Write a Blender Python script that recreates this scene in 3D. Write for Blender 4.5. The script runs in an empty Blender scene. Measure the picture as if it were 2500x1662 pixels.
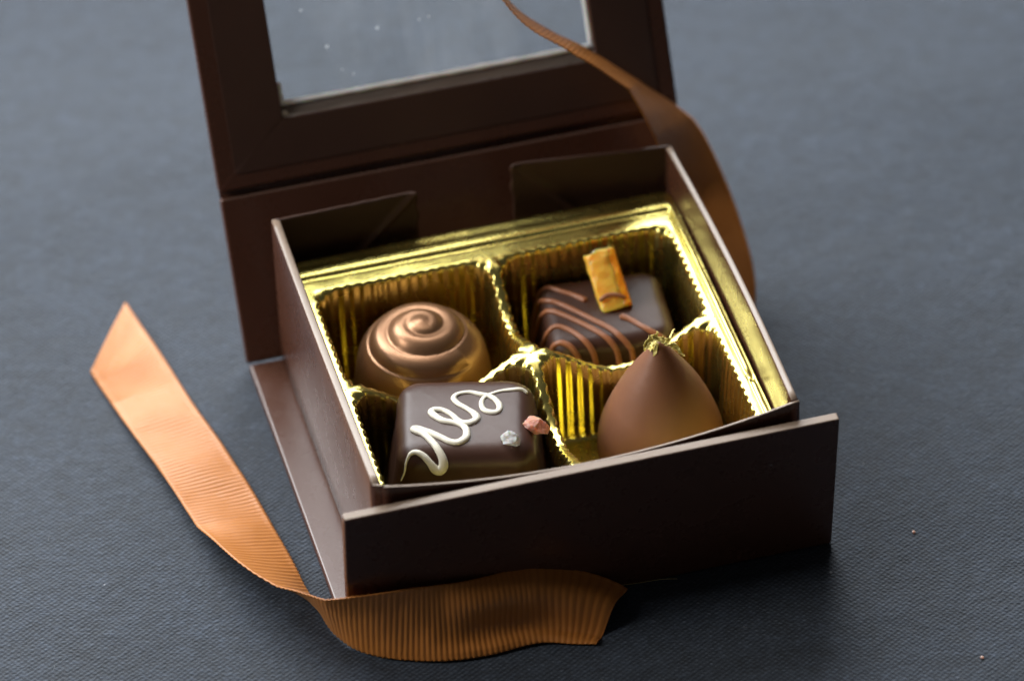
import bpy, bmesh, math, random
from mathutils import Vector, Matrix, noise
from mathutils.bvhtree import BVHTree

# ------------------------------------------------------------------ camera, light, exposure
CM = 0.01                                   # everything below is written in centimetres
scene = bpy.context.scene
col = scene.collection

cam_d = bpy.data.cameras.new("camera")
cam = bpy.data.objects.new("camera", cam_d)
col.objects.link(cam)
cam_d.sensor_width = 36.0
cam_d.lens = 162.69
cam_d.clip_start = 0.02
cam_d.clip_end = 50.0
C_LOC = Vector((-14.067, -68.256, 65.702))
C_R = Vector((0.96367, -0.26559, -0.02814)).normalized()
C_F = Vector((0.18620, 0.74465, -0.64095)).normalized()
C_R = (C_R - C_F * C_R.dot(C_F)).normalized()
C_U = C_R.cross(C_F).normalized()
m = Matrix((C_R, C_U, -C_F)).transposed().to_4x4()
m.translation = C_LOC * CM
cam.matrix_world = m
cam_d.dof.use_dof = True
cam_d.dof.focus_distance = (0.9 - C_F.dot(C_LOC)) * CM
cam_d.dof.aperture_fstop = 9.0
scene.camera = cam

world = bpy.data.worlds.new("World")
scene.world = world
world.use_nodes = True
world.node_tree.nodes["Background"].inputs[0].default_value = (1.0, 0.95, 0.90, 1)
world.node_tree.nodes["Background"].inputs[1].default_value = 0.045

def window(name, az, el, dist, w, h, energy, color):
    """a soft window: a rectangular area lamp seen from the table under azimuth az (0 = straight behind, minus = left)"""
    ld = bpy.data.lights.new(name, 'AREA')
    ld.shape = 'RECTANGLE'
    ld.size, ld.size_y = w, h
    ld.energy = energy
    ld.color = color
    lo = bpy.data.objects.new(name, ld)
    col.objects.link(lo)
    az, el = math.radians(az), math.radians(el)
    tgt = Vector((0.045, 0.05, 0.0))
    lo.location = tgt + dist * Vector((math.sin(az) * math.cos(el), math.cos(az) * math.cos(el), math.sin(el)))
    lo.rotation_euler = (tgt - lo.location).to_track_quat('-Z', 'Y').to_euler()


window("back_window", -10, 38, 0.70, 0.90, 0.47, 19.0, (0.95, 0.98, 1.0))
window("left_window", -84, 33, 1.1, 0.26, 0.45, 8.0, (1.0, 0.97, 0.93))
window("ceiling_bounce", -10, 66, 1.7, 1.3, 0.9, 4.5, (1.0, 0.90, 0.76))

scene.render.engine = 'CYCLES'
scene.view_settings.view_transform = 'Standard'
scene.view_settings.look = 'None'
scene.view_settings.exposure = 0.0
scene.view_settings.gamma = 1.0
scene.cycles.use_denoising = True
scene.cycles.max_bounces = 10
scene.cycles.glossy_bounces = 6
scene.cycles.transmission_bounces = 8
scene.cycles.transparent_max_bounces = 12
scene.cycles.sample_clamp_indirect = 8.0
scene.cycles.caustics_reflective = True
scene.cycles.blur_glossy = 0.5

rng = random.Random(7)


# ------------------------------------------------------------------ helpers
def sstep(a, b, x):
    t = max(0.0, min(1.0, (x - a) / (b - a)))
    return t * t * (3 - 2 * t)


def lerp(a, b, t):
    return a + (b - a) * t


def fbm(x, y, z=0.0, o=3):
    s, a = 0.0, 1.0
    for _ in range(o):
        s += a * noise.noise(Vector((x, y, z)))
        x, y, z, a = x * 2.03, y * 2.03, z * 2.03, a * 0.5
    return s


def empty(name, loc, label, cat, group=None):
    o = bpy.data.objects.new(name, None)
    o.location = Vector(loc) * CM
    o.empty_display_size = 0.01
    col.objects.link(o)
    tag(o, label, cat, group)
    return o


def tag(o, label=None, cat=None, group=None, kind=None):
    if label: o["label"] = label
    if cat: o["category"] = cat
    if group: o["group"] = group
    if kind: o["kind"] = kind
    return o


def world_cm(o):
    v = Vector((0, 0, 0))
    while o is not None:
        v += o.location
        o = o.parent
    return v / CM


def build(name, verts, faces, mat, parent=None, smooth=True, uvs=None, loc=None, flat_big=False, edge_mat=None, edge_test=None):
    """verts in world centimetres; becomes one mesh object."""
    base = Vector(loc) if loc is not None else (world_cm(parent) if parent else Vector((0, 0, 0)))
    me = bpy.data.meshes.new(name)
    me.from_pydata([((Vector(v) - base) * CM)[:] for v in verts], [], faces)
    if uvs is not None:
        uvl = me.uv_layers.new(name="UVMap")
        for lp in me.loops:
            uvl.data[lp.index].uv = uvs[lp.vertex_index]
    me.validate()
    bm = bmesh.new(); bm.from_mesh(me)
    bmesh.ops.recalc_face_normals(bm, faces=bm.faces)
    bm.to_mesh(me); bm.free()
    for p in me.polygons:
        p.use_smooth = smooth and not (flat_big and p.area > 2e-5)
    me.materials.append(mat)
    if edge_mat:
        me.materials.append(edge_mat)
        for p in me.polygons:
            if edge_test(p.center / CM + base, p.normal): p.material_index = 1
    o = bpy.data.objects.new(name, me)
    col.objects.link(o)
    if parent:
        o.parent = parent
        pw = world_cm(parent)
        o.location = (base - pw) * CM
    else:
        o.location = base * CM
    return o


def slab(sx, sy, sz, r=0.03, seg=3):
    """bevelled board from (0,0,0) to (sx,sy,sz) -> verts, faces"""
    bm = bmesh.new()
    bmesh.ops.create_cube(bm, size=1.0)
    for v in bm.verts:
        v.co = Vector(((v.co.x + .5) * sx, (v.co.y + .5) * sy, (v.co.z + .5) * sz))
    bmesh.ops.bevel(bm, geom=list(bm.edges), offset=r, segments=seg, profile=0.5, affect='EDGES')
    vs = [v.co.copy() for v in bm.verts]
    bm.verts.index_update()
    fs = [[v.index for v in f.verts] for f in bm.faces]
    bm.free()
    return vs, fs


def grid_faces(nu, nv, closed_u=False, off=0):
    fs = []
    for i in range(nu if closed_u else nu - 1):
        for j in range(nv - 1):
            a = off + i * nv + j
            b = off + ((i + 1) % nu) * nv + j
            fs.append((a, b, b + 1, a + 1))
    return fs


def catmull(pts, n):
    """resample a list of tuples with a centripetal-ish Catmull-Rom, n samples per span"""
    P = [Vector(p) if len(p) == 3 else Vector(tuple(p[:3])) for p in pts]
    X = [list(p[3:]) for p in pts]
    out = []
    N = len(P)
    for i in range(N - 1):
        p0, p1, p2, p3 = P[max(i - 1, 0)], P[i], P[i + 1], P[min(i + 2, N - 1)]
        x1, x2 = X[i], X[i + 1]
        for k in range(n):
            t = k / n
            q = 0.5 * ((2 * p1) + (p2 - p0) * t + (2 * p0 - 5 * p1 + 4 * p2 - p3) * t * t + (3 * p1 - p0 - 3 * p2 + p3) * t ** 3)
            out.append((q, [lerp(a, b, t) for a, b in zip(x1, x2)]))
    out.append((P[-1], X[-1]))
    return out


def tube(path, seg=10, flat=1.0, normals=None):
    """path: list of (Vector, radius) -> verts, faces (rounded ends). flat squashes along normals."""
    vs, fs = [], []
    n = len(path)
    up = Vector((0, 0, 1))
    for i, (p, r) in enumerate(path):
        t = (path[min(i + 1, n - 1)][0] - path[max(i - 1, 0)][0])
        t = t.normalized() if t.length > 1e-9 else Vector((1, 0, 0))
        nn = normals[i] if normals else up
        s = t.cross(nn)
        s = s.normalized() if s.length > 1e-6 else Vector((0, 1, 0))
        u = s.cross(t).normalized()
        for k in range(seg):
            a = 2 * math.pi * k / seg
            vs.append(p + s * (math.cos(a) * r) + u * (math.sin(a) * r * flat))
    for i in range(n - 1):
        for k in range(seg):
            a, b = i * seg + k, i * seg + (k + 1) % seg
            fs.append((a, b, b + seg, a + seg))
    for i, s in ((0, -1), (n - 1, 1)):
        p, r = path[i]
        q = path[1][0] if i == 0 else path[n - 2][0]
        d = (p - q); d = d.normalized() if d.length > 1e-9 else Vector((0, 0, 1))
        c = len(vs); vs.append(p + d * r * 0.8)
        for k in range(seg):
            fs.append((i * seg + k, i * seg + (k + 1) % seg, c))
    return vs, fs


# ------------------------------------------------------------------ materials
def new_mat(name):
    mt = bpy.data.materials.new(name)
    mt.use_nodes = True
    nt = mt.node_tree
    return mt, nt, nt.nodes["Principled BSDF"]


def N(nt, t, **kw):
    n = nt.nodes.new(t)
    for k, v in kw.items():
        setattr(n, k, v)
    return n


def mix_col(nt, fac, a, b, blend='MIX'):
    n = N(nt, 'ShaderNodeMix', data_type='RGBA', blend_type=blend)
    for sock, val in ((n.inputs[0], fac), (n.inputs[6], a), (n.inputs[7], b)):
        if hasattr(val, 'links'):
            nt.links.new(val, sock)
        elif isinstance(val, (int, float)):
            sock.default_value = val
        else:
            sock.default_value = (*val, 1)
    return n.outputs[2]


def math_n(nt, op, a, b=None, c=None):
    n = N(nt, 'ShaderNodeMath', operation=op)
    for i, val in enumerate((a, b, c)):
        if val is None: continue
        if hasattr(val, 'links'): nt.links.new(val, n.inputs[i])
        else: n.inputs[i].default_value = val
    return n.outputs[0]


def ramp(nt, fac, stops):
    n = N(nt, 'ShaderNodeValToRGB')
    el = n.color_ramp.elements
    while len(el) < len(stops): el.new(0.5)
    for e, (p, c) in zip(el, stops):
        e.position = p
        e.color = (*c, 1) if len(c) == 3 else c
    nt.links.new(fac, n.inputs[0])
    return n.outputs[0]


def tex_noise(nt, co, scale, detail=3, rough=0.5, dist=0.0):
    n = N(nt, 'ShaderNodeTexNoise')
    n.inputs['Scale'].default_value = scale
    n.inputs['Detail'].default_value = detail
    n.inputs['Roughness'].default_value = rough
    n.inputs['Distortion'].default_value = dist
    nt.links.new(co, n.inputs['Vector'])
    return n.outputs['Fac']


def obj_co(nt):
    return N(nt, 'ShaderNodeTexCoord').outputs['Object']


def bump(nt, h, strength, distance, bsdf, prev=None):
    b = N(nt, 'ShaderNodeBump')
    b.inputs['Strength'].default_value = strength
    b.inputs['Distance'].default_value = distance
    nt.links.new(h, b.inputs['Height'])
    if prev is not None: nt.links.new(prev, b.inputs['Normal'])
    if bsdf is not None: nt.links.new(b.outputs[0], bsdf.inputs['Normal'])
    return b.outputs[0]


def specks(nt, co, scale, size, keep):
    """sparse round specks: mask 0..1"""
    v = N(nt, 'ShaderNodeTexVoronoi')
    v.inputs['Scale'].default_value = scale
    nt.links.new(co, v.inputs['Vector'])
    near = math_n(nt, 'LESS_THAN', v.outputs['Distance'], size)
    sep = N(nt, 'ShaderNodeSeparateColor')
    nt.links.new(v.outputs['Color'], sep.inputs[0])
    some = math_n(nt, 'GREATER_THAN', sep.outputs[0], keep)
    return math_n(nt, 'MULTIPLY', near, some)


def paper_mat(name, base, rough, dust=True, coat=0.0):
    mt, nt, b = new_mat(name)
    co = obj_co(nt)
    f = tex_noise(nt, co, 60, 4, 0.6)
    c = mix_col(nt, f, tuple(x * 0.88 for x in base), tuple(x * 1.12 for x in base))
    if dust:
        s = specks(nt, co, 210, 0.075, 0.955)
        fine = math_n(nt, 'MULTIPLY', tex_noise(nt, co, 300, 3, 0.7), 1.2)
        s = math_n(nt, 'MULTIPLY', s, fine)
        c = mix_col(nt, s, c, (0.42, 0.38, 0.34))
    nt.links.new(c, b.inputs['Base Color'])
    r = N(nt, 'ShaderNodeMapRange')
    nt.links.new(tex_noise(nt, co, 140, 5, 0.65), r.inputs[0])
    r.inputs[3].default_value = rough - 0.06
    r.inputs[4].default_value = rough + 0.08
    nt.links.new(r.outputs[0], b.inputs['Roughness'])
    b.inputs['Specular IOR Level'].default_value = 0.52
    b.inputs['Coat Weight'].default_value = coat
    b.inputs['Coat Roughness'].default_value = 0.25
    h = tex_noise(nt, co, 35, 2, 0.5)
    n1 = bump(nt, h, 0.10, 0.004, None)
    bump(nt, tex_noise(nt, co, 1500, 2, 0.6), 0.05, 0.0004, b, n1)
    return mt


M = {}
M['paper'] = paper_mat('brown_coated_paper', (0.070, 0.027, 0.0155), 0.27)
M['paper_edge'] = paper_mat('lit_paper_edge', (0.23, 0.165, 0.12), 0.38, dust=False)  # paler than the paper: paints the highlight along upward-facing top edges
M['liner'] = paper_mat('brown_liner_paper', (0.050, 0.022, 0.0135), 0.42)
M['board'] = paper_mat('cream_board_core', (0.55, 0.49, 0.40), 0.7, dust=False)


def cloth_mat():
    mt, nt, b = new_mat('navy_woven_cloth')
    mp = N(nt, 'ShaderNodeMapping')
    mp.inputs['Rotation'].default_value = (0, 0, math.radians(13))
    nt.links.new(obj_co(nt), mp.inputs['Vector'])
    co = mp.outputs[0]
    # slow distortion keeps the threads from being ruled straight
    wob = N(nt, 'ShaderNodeTexNoise'); wob.inputs['Scale'].default_value = 90; wob.inputs['Detail'].default_value = 3
    nt.links.new(co, wob.inputs['Vector'])
    sub = N(nt, 'ShaderNodeVectorMath', operation='SUBTRACT'); nt.links.new(wob.outputs['Color'], sub.inputs[0]); sub.inputs[1].default_value = (.5, .5, .5)
    scl = N(nt, 'ShaderNodeVectorMath', operation='SCALE'); nt.links.new(sub.outputs[0], scl.inputs[0]); scl.inputs['Scale'].default_value = 0.0013
    add = N(nt, 'ShaderNodeVectorMath', operation='ADD'); nt.links.new(co, add.inputs[0]); nt.links.new(scl.outputs[0], add.inputs[1])
    sp = N(nt, 'ShaderNodeSeparateXYZ'); nt.links.new(add.outputs[0], sp.inputs[0])
    kx, ky = math.pi / 0.00072, math.pi / 0.00066
    sx = math_n(nt, 'SINE', math_n(nt, 'MULTIPLY', sp.outputs[0], kx))
    sy = math_n(nt, 'SINE', math_n(nt, 'MULTIPLY', sp.outputs[1], ky))
    wv = math_n(nt, 'MULTIPLY', sx, sy)                       # over / under checks of a plain weave
    wv = math_n(nt, 'MULTIPLY_ADD', wv, 0.5, 0.5)
    fib = tex_noise(nt, add.outputs[0], 2600, 3, 0.7)
    # uneven yarns: short slubs stretched along the weft
    st_ = N(nt, 'ShaderNodeMapping'); st_.inputs['Scale'].default_value = (620, 1500, 1500)
    nt.links.new(add.outputs[0], st_.inputs[0])
    yv = tex_noise(nt, st_.outputs[0], 1.0, 3, 0.6)
    h = math_n(nt, 'MULTIPLY_ADD', fib, 0.5, math_n(nt, 'MULTIPLY_ADD', yv, 1.3, math_n(nt, 'MULTIPLY', wv, 0.6)))
    # yarn colour: melange of navy and grey fibres
    yarn = math_n(nt, 'MULTIPLY_ADD', yv, 0.55, math_n(nt, 'MULTIPLY', tex_noise(nt, co, 800, 4, 0.75), 0.45))
    slub = tex_noise(nt, co, 160, 3, 0.6)
    c = ramp(nt, yarn, [(0.34, (0.0018, 0.0030, 0.0058)), (0.52, (0.0086, 0.0128, 0.0218)), (0.70, (0.036, 0.048, 0.072))])
    gap_shade = mix_col(nt, wv, (0.50, 0.52, 0.56), (1.32, 1.30, 1.27))   # shade in the gaps of the weave, put into the colour
    c = mix_col(nt, 1.0, c, gap_shade, 'MULTIPLY')
    c = mix_col(nt, math_n(nt, 'MULTIPLY', slub, 0.35), c, (0.019, 0.027, 0.041))
    mott = tex_noise(nt, co, 230, 4, 0.65)
    big = tex_noise(nt, co, 28, 3, 0.55)
    mm = math_n(nt, 'MULTIPLY', math_n(nt, 'MULTIPLY_ADD', mott, 2.0, 0.0), math_n(nt, 'MULTIPLY_ADD', big, 0.7, 0.65))
    mv = N(nt, 'ShaderNodeCombineColor')
    for i_ in range(3): nt.links.new(mm, mv.inputs[i_])
    c = mix_col(nt, 1.0, c, mv.outputs[0], 'MULTIPLY')
    lint = specks(nt, co, 190, 0.05, 0.965)
    c = mix_col(nt, math_n(nt, 'MULTIPLY', lint, 0.5), c, (0.35, 0.36, 0.38))
    lint2 = specks(nt, add.outputs[0], 95, 0.035, 0.95)
    c = mix_col(nt, math_n(nt, 'MULTIPLY', lint2, 0.45), c, (0.30, 0.31, 0.33))
    nt.links.new(c, b.inputs['Base Color'])
    b.inputs['Roughness'].default_value = 0.75
    b.inputs['Specular IOR Level'].default_value = 0.35
    b.inputs['Sheen Weight'].default_value = 0.22
    b.inputs['Sheen Roughness'].default_value = 0.5
    b.inputs['Sheen Tint'].default_value = (0.68, 0.82, 1.0, 1)
    n1 = bump(nt, slub, 0.25, 0.002, None)
    bump(nt, h, 0.85, 0.00028, b, n1)
    return mt


M['cloth'] = cloth_mat()


def gold_mat():
    mt, nt, b = new_mat('gold_metallised_plastic')
    co = obj_co(nt)
    b.inputs['Base Color'].default_value = (0.80, 0.69, 0.21, 1)
    b.inputs['Metallic'].default_value = 1.0
    r = N(nt, 'ShaderNodeMapRange')
    nt.links.new(tex_noise(nt, co, 200, 3), r.inputs[0])
    r.inputs[3].default_value = 0.20; r.inputs[4].default_value = 0.33
    nt.links.new(r.outputs[0], b.inputs['Roughness'])
    bump(nt, tex_noise(nt, co, 260, 3, 0.6), 0.05, 0.0010, b)
    return mt


M['gold'] = gold_mat()


def choc_mat(name, base, rough, sp=0.985, speck_col=(0.30, 0.20, 0.13), sss=0.0):
    mt, nt, b = new_mat(name)
    co = obj_co(nt)
    f = tex_noise(nt, co, 110, 4, 0.6)
    c = mix_col(nt, f, tuple(x * 0.9 for x in base), tuple(x * 1.12 for x in base))
    s = specks(nt, co, 190, 0.075, sp)
    c = mix_col(nt, math_n(nt, 'MULTIPLY', s, 0.75), c, speck_col)
    nt.links.new(c, b.inputs['Base Color'])
    r = N(nt, 'ShaderNodeMapRange')
    nt.links.new(tex_noise(nt, co, 180, 4, 0.6), r.inputs[0])
    r.inputs[3].default_value = rough - 0.05; r.inputs[4].default_value = rough + 0.07
    nt.links.new(r.outputs[0], b.inputs['Roughness'])
    b.inputs['Specular IOR Level'].default_value = 0.40
    n1 = bump(nt, tex_noise(nt, co, 130, 3, 0.55), 0.12, 0.0015, None)
    bump(nt, tex_noise(nt, co, 900, 2, 0.5), 0.05, 0.0003, b, n1)
    return mt


M['dark_choc'] = choc_mat('dark_chocolate', (0.052, 0.021, 0.013), 0.42)
M['stripe_base'] = choc_mat('striped_dark_chocolate', (0.045, 0.016, 0.009), 0.46)
M['milk_choc'] = choc_mat('milk_chocolate', (0.195, 0.082, 0.044), 0.50, sp=0.95, speck_col=(0.42, 0.27, 0.17))
M['stripe'] = choc_mat('milk_chocolate_drizzle', (0.29, 0.108, 0.046), 0.36, sp=2.0)
M['white_choc'] = choc_mat('white_chocolate', (0.78, 0.74, 0.62), 0.34, sp=2.0)


def luster_mat():
    mt, nt, b = new_mat('bronze_luster_chocolate')
    co = obj_co(nt)
    f = tex_noise(nt, co, 120, 4, 0.6)
    c = mix_col(nt, f, (0.28, 0.135, 0.070), (0.42, 0.235, 0.125))
    sp = N(nt, 'ShaderNodeSeparateXYZ'); nt.links.new(co, sp.inputs[0])
    # airbrushed gold dust lies heavier on the lower flank
    g = N(nt, 'ShaderNodeMapRange'); nt.links.new(sp.outputs[2], g.inputs[0])
    g.inputs[1].default_value = 0.017; g.inputs[2].default_value = 0.011
    c = mix_col(nt, math_n(nt, 'MULTIPLY', g.outputs[0], 0.8), c, (0.34, 0.155, 0.03))
    nt.links.new(c, b.inputs['Base Color'])
    b.inputs['Metallic'].default_value = 0.62
    b.inputs['Roughness'].default_value = 0.36
    bump(nt, tex_noise(nt, co, 700, 3, 0.6), 0.06, 0.0004, b)
    return mt


M['luster'] = luster_mat()


def ribbon_mat():
    mt, nt, b = new_mat('copper_grosgrain')
    uv = N(nt, 'ShaderNodeTexCoord').outputs['UV']
    sp = N(nt, 'ShaderNodeSeparateXYZ'); nt.links.new(uv, sp.inputs[0])
    mp = N(nt, 'ShaderNodeCombineXYZ')
    nt.links.new(math_n(nt, 'MULTIPLY', sp.outputs[0], 6.0), mp.inputs[0])
    nt.links.new(math_n(nt, 'MULTIPLY', sp.outputs[1], 90.0), mp.inputs[1])
    f = tex_noise(nt, mp.outputs[0], 3.0, 3, 0.6)
    c = mix_col(nt, f, (0.39, 0.132, 0.022), (0.54, 0.205, 0.040))
    # darker, redder tone in the grooves between the ribs
    rib = math_n(nt, 'COSINE', math_n(nt, 'MULTIPLY', sp.outputs[0], 2 * math.pi / 0.118))
    rib = math_n(nt, 'MULTIPLY_ADD', rib, 0.5, 0.5)
    c = mix_col(nt, math_n(nt, 'MULTIPLY', math_n(nt, 'POWER', math_n(nt, 'SUBTRACT', 1.0, rib), 3.0), 0.40), c, (0.30, 0.080, 0.012))
    nt.links.new(c, b.inputs['Base Color'])
    b.inputs['Roughness'].default_value = 0.42
    b.inputs['Specular IOR Level'].default_value = 0.42
    b.inputs['Sheen Weight'].default_value = 0.08
    b.inputs['Sheen Roughness'].default_value = 0.4
    b.inputs['Sheen Tint'].default_value = (1.0, 0.75, 0.5, 1)
    bump(nt, f, 0.25, 0.0002, b)
    tr = N(nt, 'ShaderNodeBsdfTranslucent')
    nt.links.new(c, tr.inputs[0])
    mx = N(nt, 'ShaderNodeMixShader'); mx.inputs[0].default_value = 0.05
    nt.links.new(b.outputs[0], mx.inputs[1]); nt.links.new(tr.outputs[0], mx.inputs[2])
    nt.links.new(mx.outputs[0], nt.nodes['Material Output'].inputs[0])
    return mt


M['ribbon'] = ribbon_mat()


def film_mat():
    mt, nt, b = new_mat('clear_window_film')
    co = obj_co(nt)
    tp = N(nt, 'ShaderNodeBsdfTransparent'); tp.inputs[0].default_value = (0.97, 0.98, 0.98, 1)
    gl = N(nt, 'ShaderNodeBsdfGlossy'); gl.inputs['Roughness'].default_value = 0.08
    fr = N(nt, 'ShaderNodeFresnel'); fr.inputs[0].default_value = 1.5
    df = N(nt, 'ShaderNodeBsdfDiffuse'); df.inputs[0].default_value = (0.75, 0.78, 0.8, 1)
    tl = N(nt, 'ShaderNodeBsdfTranslucent'); tl.inputs[0].default_value = (0.75, 0.78, 0.8, 1)
    dd = N(nt, 'ShaderNodeMixShader'); dd.inputs[0].default_value = 0.5
    nt.links.new(df.outputs[0], dd.inputs[1]); nt.links.new(tl.outputs[0], dd.inputs[2])
    m1 = N(nt, 'ShaderNodeMixShader')
    nt.links.new(fr.outputs[0], m1.inputs[0]); nt.links.new(tp.outputs[0], m1.inputs[1]); nt.links.new(gl.outputs[0], m1.inputs[2])
    d1 = specks(nt, co, 170, 0.065, 0.88)
    d2 = specks(nt, co, 430, 0.15, 0.93)
    streak = N(nt, 'ShaderNodeMapping'); streak.inputs['Scale'].default_value = (60, 16, 16)
    nt.links.new(co, streak.inputs[0])
    smear = ramp(nt, tex_noise(nt, streak.outputs[0], 1.0, 4, 0.6), [(0.5, (0, 0, 0)), (0.8, (0.14, 0.14, 0.14))])
    k = math_n(nt, 'ADD', math_n(nt, 'MULTIPLY', d1, 0.5), math_n(nt, 'MULTIPLY', d2, 0.4))
    k = math_n(nt, 'MINIMUM', math_n(nt, 'ADD', math_n(nt, 'ADD', k, smear), 0.008), 0.9)
    m2 = N(nt, 'ShaderNodeMixShader')
    nt.links.new(k, m2.inputs[0]); nt.links.new(m1.outputs[0], m2.inputs[1]); nt.links.new(dd.outputs[0], m2.inputs[2])
    nt.links.new(m2.outputs[0], nt.nodes['Material Output'].inputs[0])
    return mt


M['film'] = film_mat()


def simple(name, colr, rough, metal=0.0, trans=0.0, sss=0.0, ior=1.45, bmp=0.0, bscale=300, sss_r=(0.004, 0.002, 0.001)):
    mt, nt, b = new_mat(name)
    co = obj_co(nt)
    f = tex_noise(nt, co, bscale, 4, 0.6)
    c = mix_col(nt, f, tuple(x * 0.82 for x in colr), tuple(min(1, x * 1.15) for x in colr))
    nt.links.new(c, b.inputs['Base Color'])
    b.inputs['Roughness'].default_value = rough
    b.inputs['Metallic'].default_value = metal
    b.inputs['Transmission Weight'].default_value = trans
    b.inputs['IOR'].default_value = ior
    if sss:
        b.inputs['Subsurface Weight'].default_value = sss
        b.inputs['Subsurface Radius'].default_value = (1.0, 0.45, 0.2)
        b.inputs['Subsurface Scale'].default_value = 0.003
    if bmp: bump(nt, f, bmp, 0.001, b)
    return mt


M['salt'] = simple('clear_salt', (0.90, 0.91, 0.92), 0.2, trans=0.5, sss=0.2, bmp=0.3, bscale=400)
M['pink_salt'] = simple('pink_salt', (0.80, 0.40, 0.31), 0.28, trans=0.35, sss=0.5, bmp=0.5, bscale=450)
M['peel'] = simple('candied_pith', (0.95, 0.50, 0.07), 0.30, sss=0.9, bmp=0.5, bscale=330)
M['zest'] = simple('candied_zest', (0.95, 0.30, 0.012), 0.28, sss=0.8, bmp=0.5, bscale=420)
M['leaf'] = simple('gold_leaf', (1.0, 0.80, 0.28), 0.28, metal=0.08, bmp=0.5, bscale=900)
M['seal'] = simple('clear_plastic_edge', (0.93, 0.93, 0.93), 0.25, trans=0.0, sss=0.3, bmp=0.3, bscale=120)
M['lip'] = simple('smoked_plastic_lip', (0.13, 0.105, 0.09), 0.3, bmp=0.25, bscale=160)
M['lint'] = simple('grey_lint', (0.24, 0.25, 0.27), 0.8)
M['fibre'] = simple('pale_fibre', (0.55, 0.45, 0.2), 0.5)

# ------------------------------------------------------------------ tablecloth
ZT = -0.26                                  # table surface, the box stands on it


def cloth_h(x, y):
    d = math.hypot(max(-1.2 - x, 0, x - 10.2), max(-2.0 - y, 0, y - 9.4))
    far = sstep(1.0, 9.0, d)
    w = 0.16 * fbm(x * 0.05 + 3, y * 0.11 + 0.03 * x, 1.0, 3) + 0.10 * math.sin(0.55 * (y * 0.9 - 0.42 * x) + 1.5 * fbm(x * .06, y * .06, 4)) * sstep(6, 16, d)
    return ZT - 0.006 + far * w


def make_cloth():
    xs = [-60 + 120 * i / 240 for i in range(241)]
    ys = [-50 + 130 * j / 260 for j in range(261)]
    vs = [(x, y, cloth_h(x, y)) for x in xs for y in ys]
    o = build('tablecloth', vs, grid_faces(len(xs), len(ys)), M['cloth'])
    tag(o, 'dark navy woven tablecloth under the chocolate box', 'tablecloth', kind='structure')


make_cloth()

# ------------------------------------------------------------------ the box
TH = 0.22
X0, X1 = -0.74, 9.76
box = empty('gift_box', (4.5, 4.5, ZT), 'open dark brown gift box with a windowed lid, holding the gold tray', 'box')


def panel(name, sx, sy, sz, mat_w, material, r=0.05, parent=box, **kw):
    vs, fs = slab(sx, sy, sz, r)
    return build(name, [mat_w @ v for v in vs], fs, material, parent, flat_big=True, **kw)


panel('base_panel', X1 - X0, 9.10, TH, Matrix.Translation((X0, -0.07, ZT + 0.02)), M['paper'], 0.045)

# front flap: hinged along the front of the base, leaning a little outwards
lean = math.radians(5.4)
flap_m = Matrix.Translation((X0 + 0.02, -0.085, ZT + 0.05)) @ Matrix.Rotation(lean, 4, 'X')
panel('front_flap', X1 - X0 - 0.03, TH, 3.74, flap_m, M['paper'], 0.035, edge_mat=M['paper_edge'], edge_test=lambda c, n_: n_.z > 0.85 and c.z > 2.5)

# back panel and lid lean back together
BL = math.radians(27)
hinge_m = Matrix.Translation((X0 - 0.03, 9.07, ZT + 0.22)) @ Matrix.Rotation(-BL, 4, 'X')   # local z runs up the lean, y is thickness
panel('back_panel', X1 - X0, TH, 3.74, hinge_m, M['paper'], 0.05)
# paper hinge strip between back panel and lid
vs, fs = slab(X1 - X0 - 0.04, 0.05, 0.5, 0.02)
build('lid_hinge', [hinge_m @ (v + Vector((0.02, TH - 0.05, 3.58))) for v in vs], fs, M['paper'], box)

LID0, LIDL = 3.90, 9.6
WX0, WX1, WZ0, WZ1 = 1.66, 8.80, 5.27, 11.9    # window opening in lid-local coordinates


def frame_mesh(x0, x1, z0, z1, wx0, wx1, wz0, wz1, y0, y1, r=0.05, wr=0.08):
    """flat frame with a rectangular opening with slightly rounded corners"""
    def rr(a0, a1, b0, b1, rad, n=5):
        pts = []
        for cx, cz, s in ((a1 - rad, b0 + rad, -90), (a1 - rad, b1 - rad, 0), (a0 + rad, b1 - rad, 90), (a0 + rad, b0 + rad, 180)):
            for k in range(n + 1):
                a = math.radians(s + 90 * k / n)
                pts.append((cx + rad * math.cos(a), cz + rad * math.sin(a)))
        return pts
    def inset(lo, hi, d): return lo + d, hi - d
    vs = []
    loops = []
    def add(x_0, x_1, z_0, z_1, rad, y):
        st = len(vs)
        for (px, pz) in rr(x_0, x_1, z_0, z_1, rad): vs.append(Vector((px, y, pz)))
        loops.append(st)
    e = min(0.045, (y1 - y0) * 0.4)
    add(wx0, wx1, wz0, wz1, wr, y1)
    add(wx0, wx1, wz0, wz1, wr, y0 + e)
    add(wx0 - e * .3, wx1 + e * .3, wz0 - e * .3, wz1 + e * .3, wr, y0 + e * .3)
    add(wx0 - e, wx1 + e, wz0 - e, wz1 + e, wr + e, y0)
    add(x0 + e, x1 - e, z0 + e, z1 - e, 0.06, y0)
    add(x0 + e * .3, x1 - e * .3, z0 + e * .3, z1 - e * .3, 0.06, y0 + e * .3)
    add(x0, x1, z0, z1, 0.06, y0 + e)
    add(x0, x1, z0, z1, 0.06, y1)
    loops.append(loops[0])
    n = 24
    fs = []
    for a, b in zip(loops, loops[1:]):
        for k in range(n):
            fs.append((a + k, a + (k + 1) % n, b + (k + 1) % n, b + k))
    return vs, fs


vs, fs = frame_mesh(0, X1 - X0, LID0, LID0 + LIDL, WX0, WX1, WZ0, WZ1, 0.0, TH)
lid = build('lid', [hinge_m @ v for v in vs], fs, M['paper'], box, flat_big=True)
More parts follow.
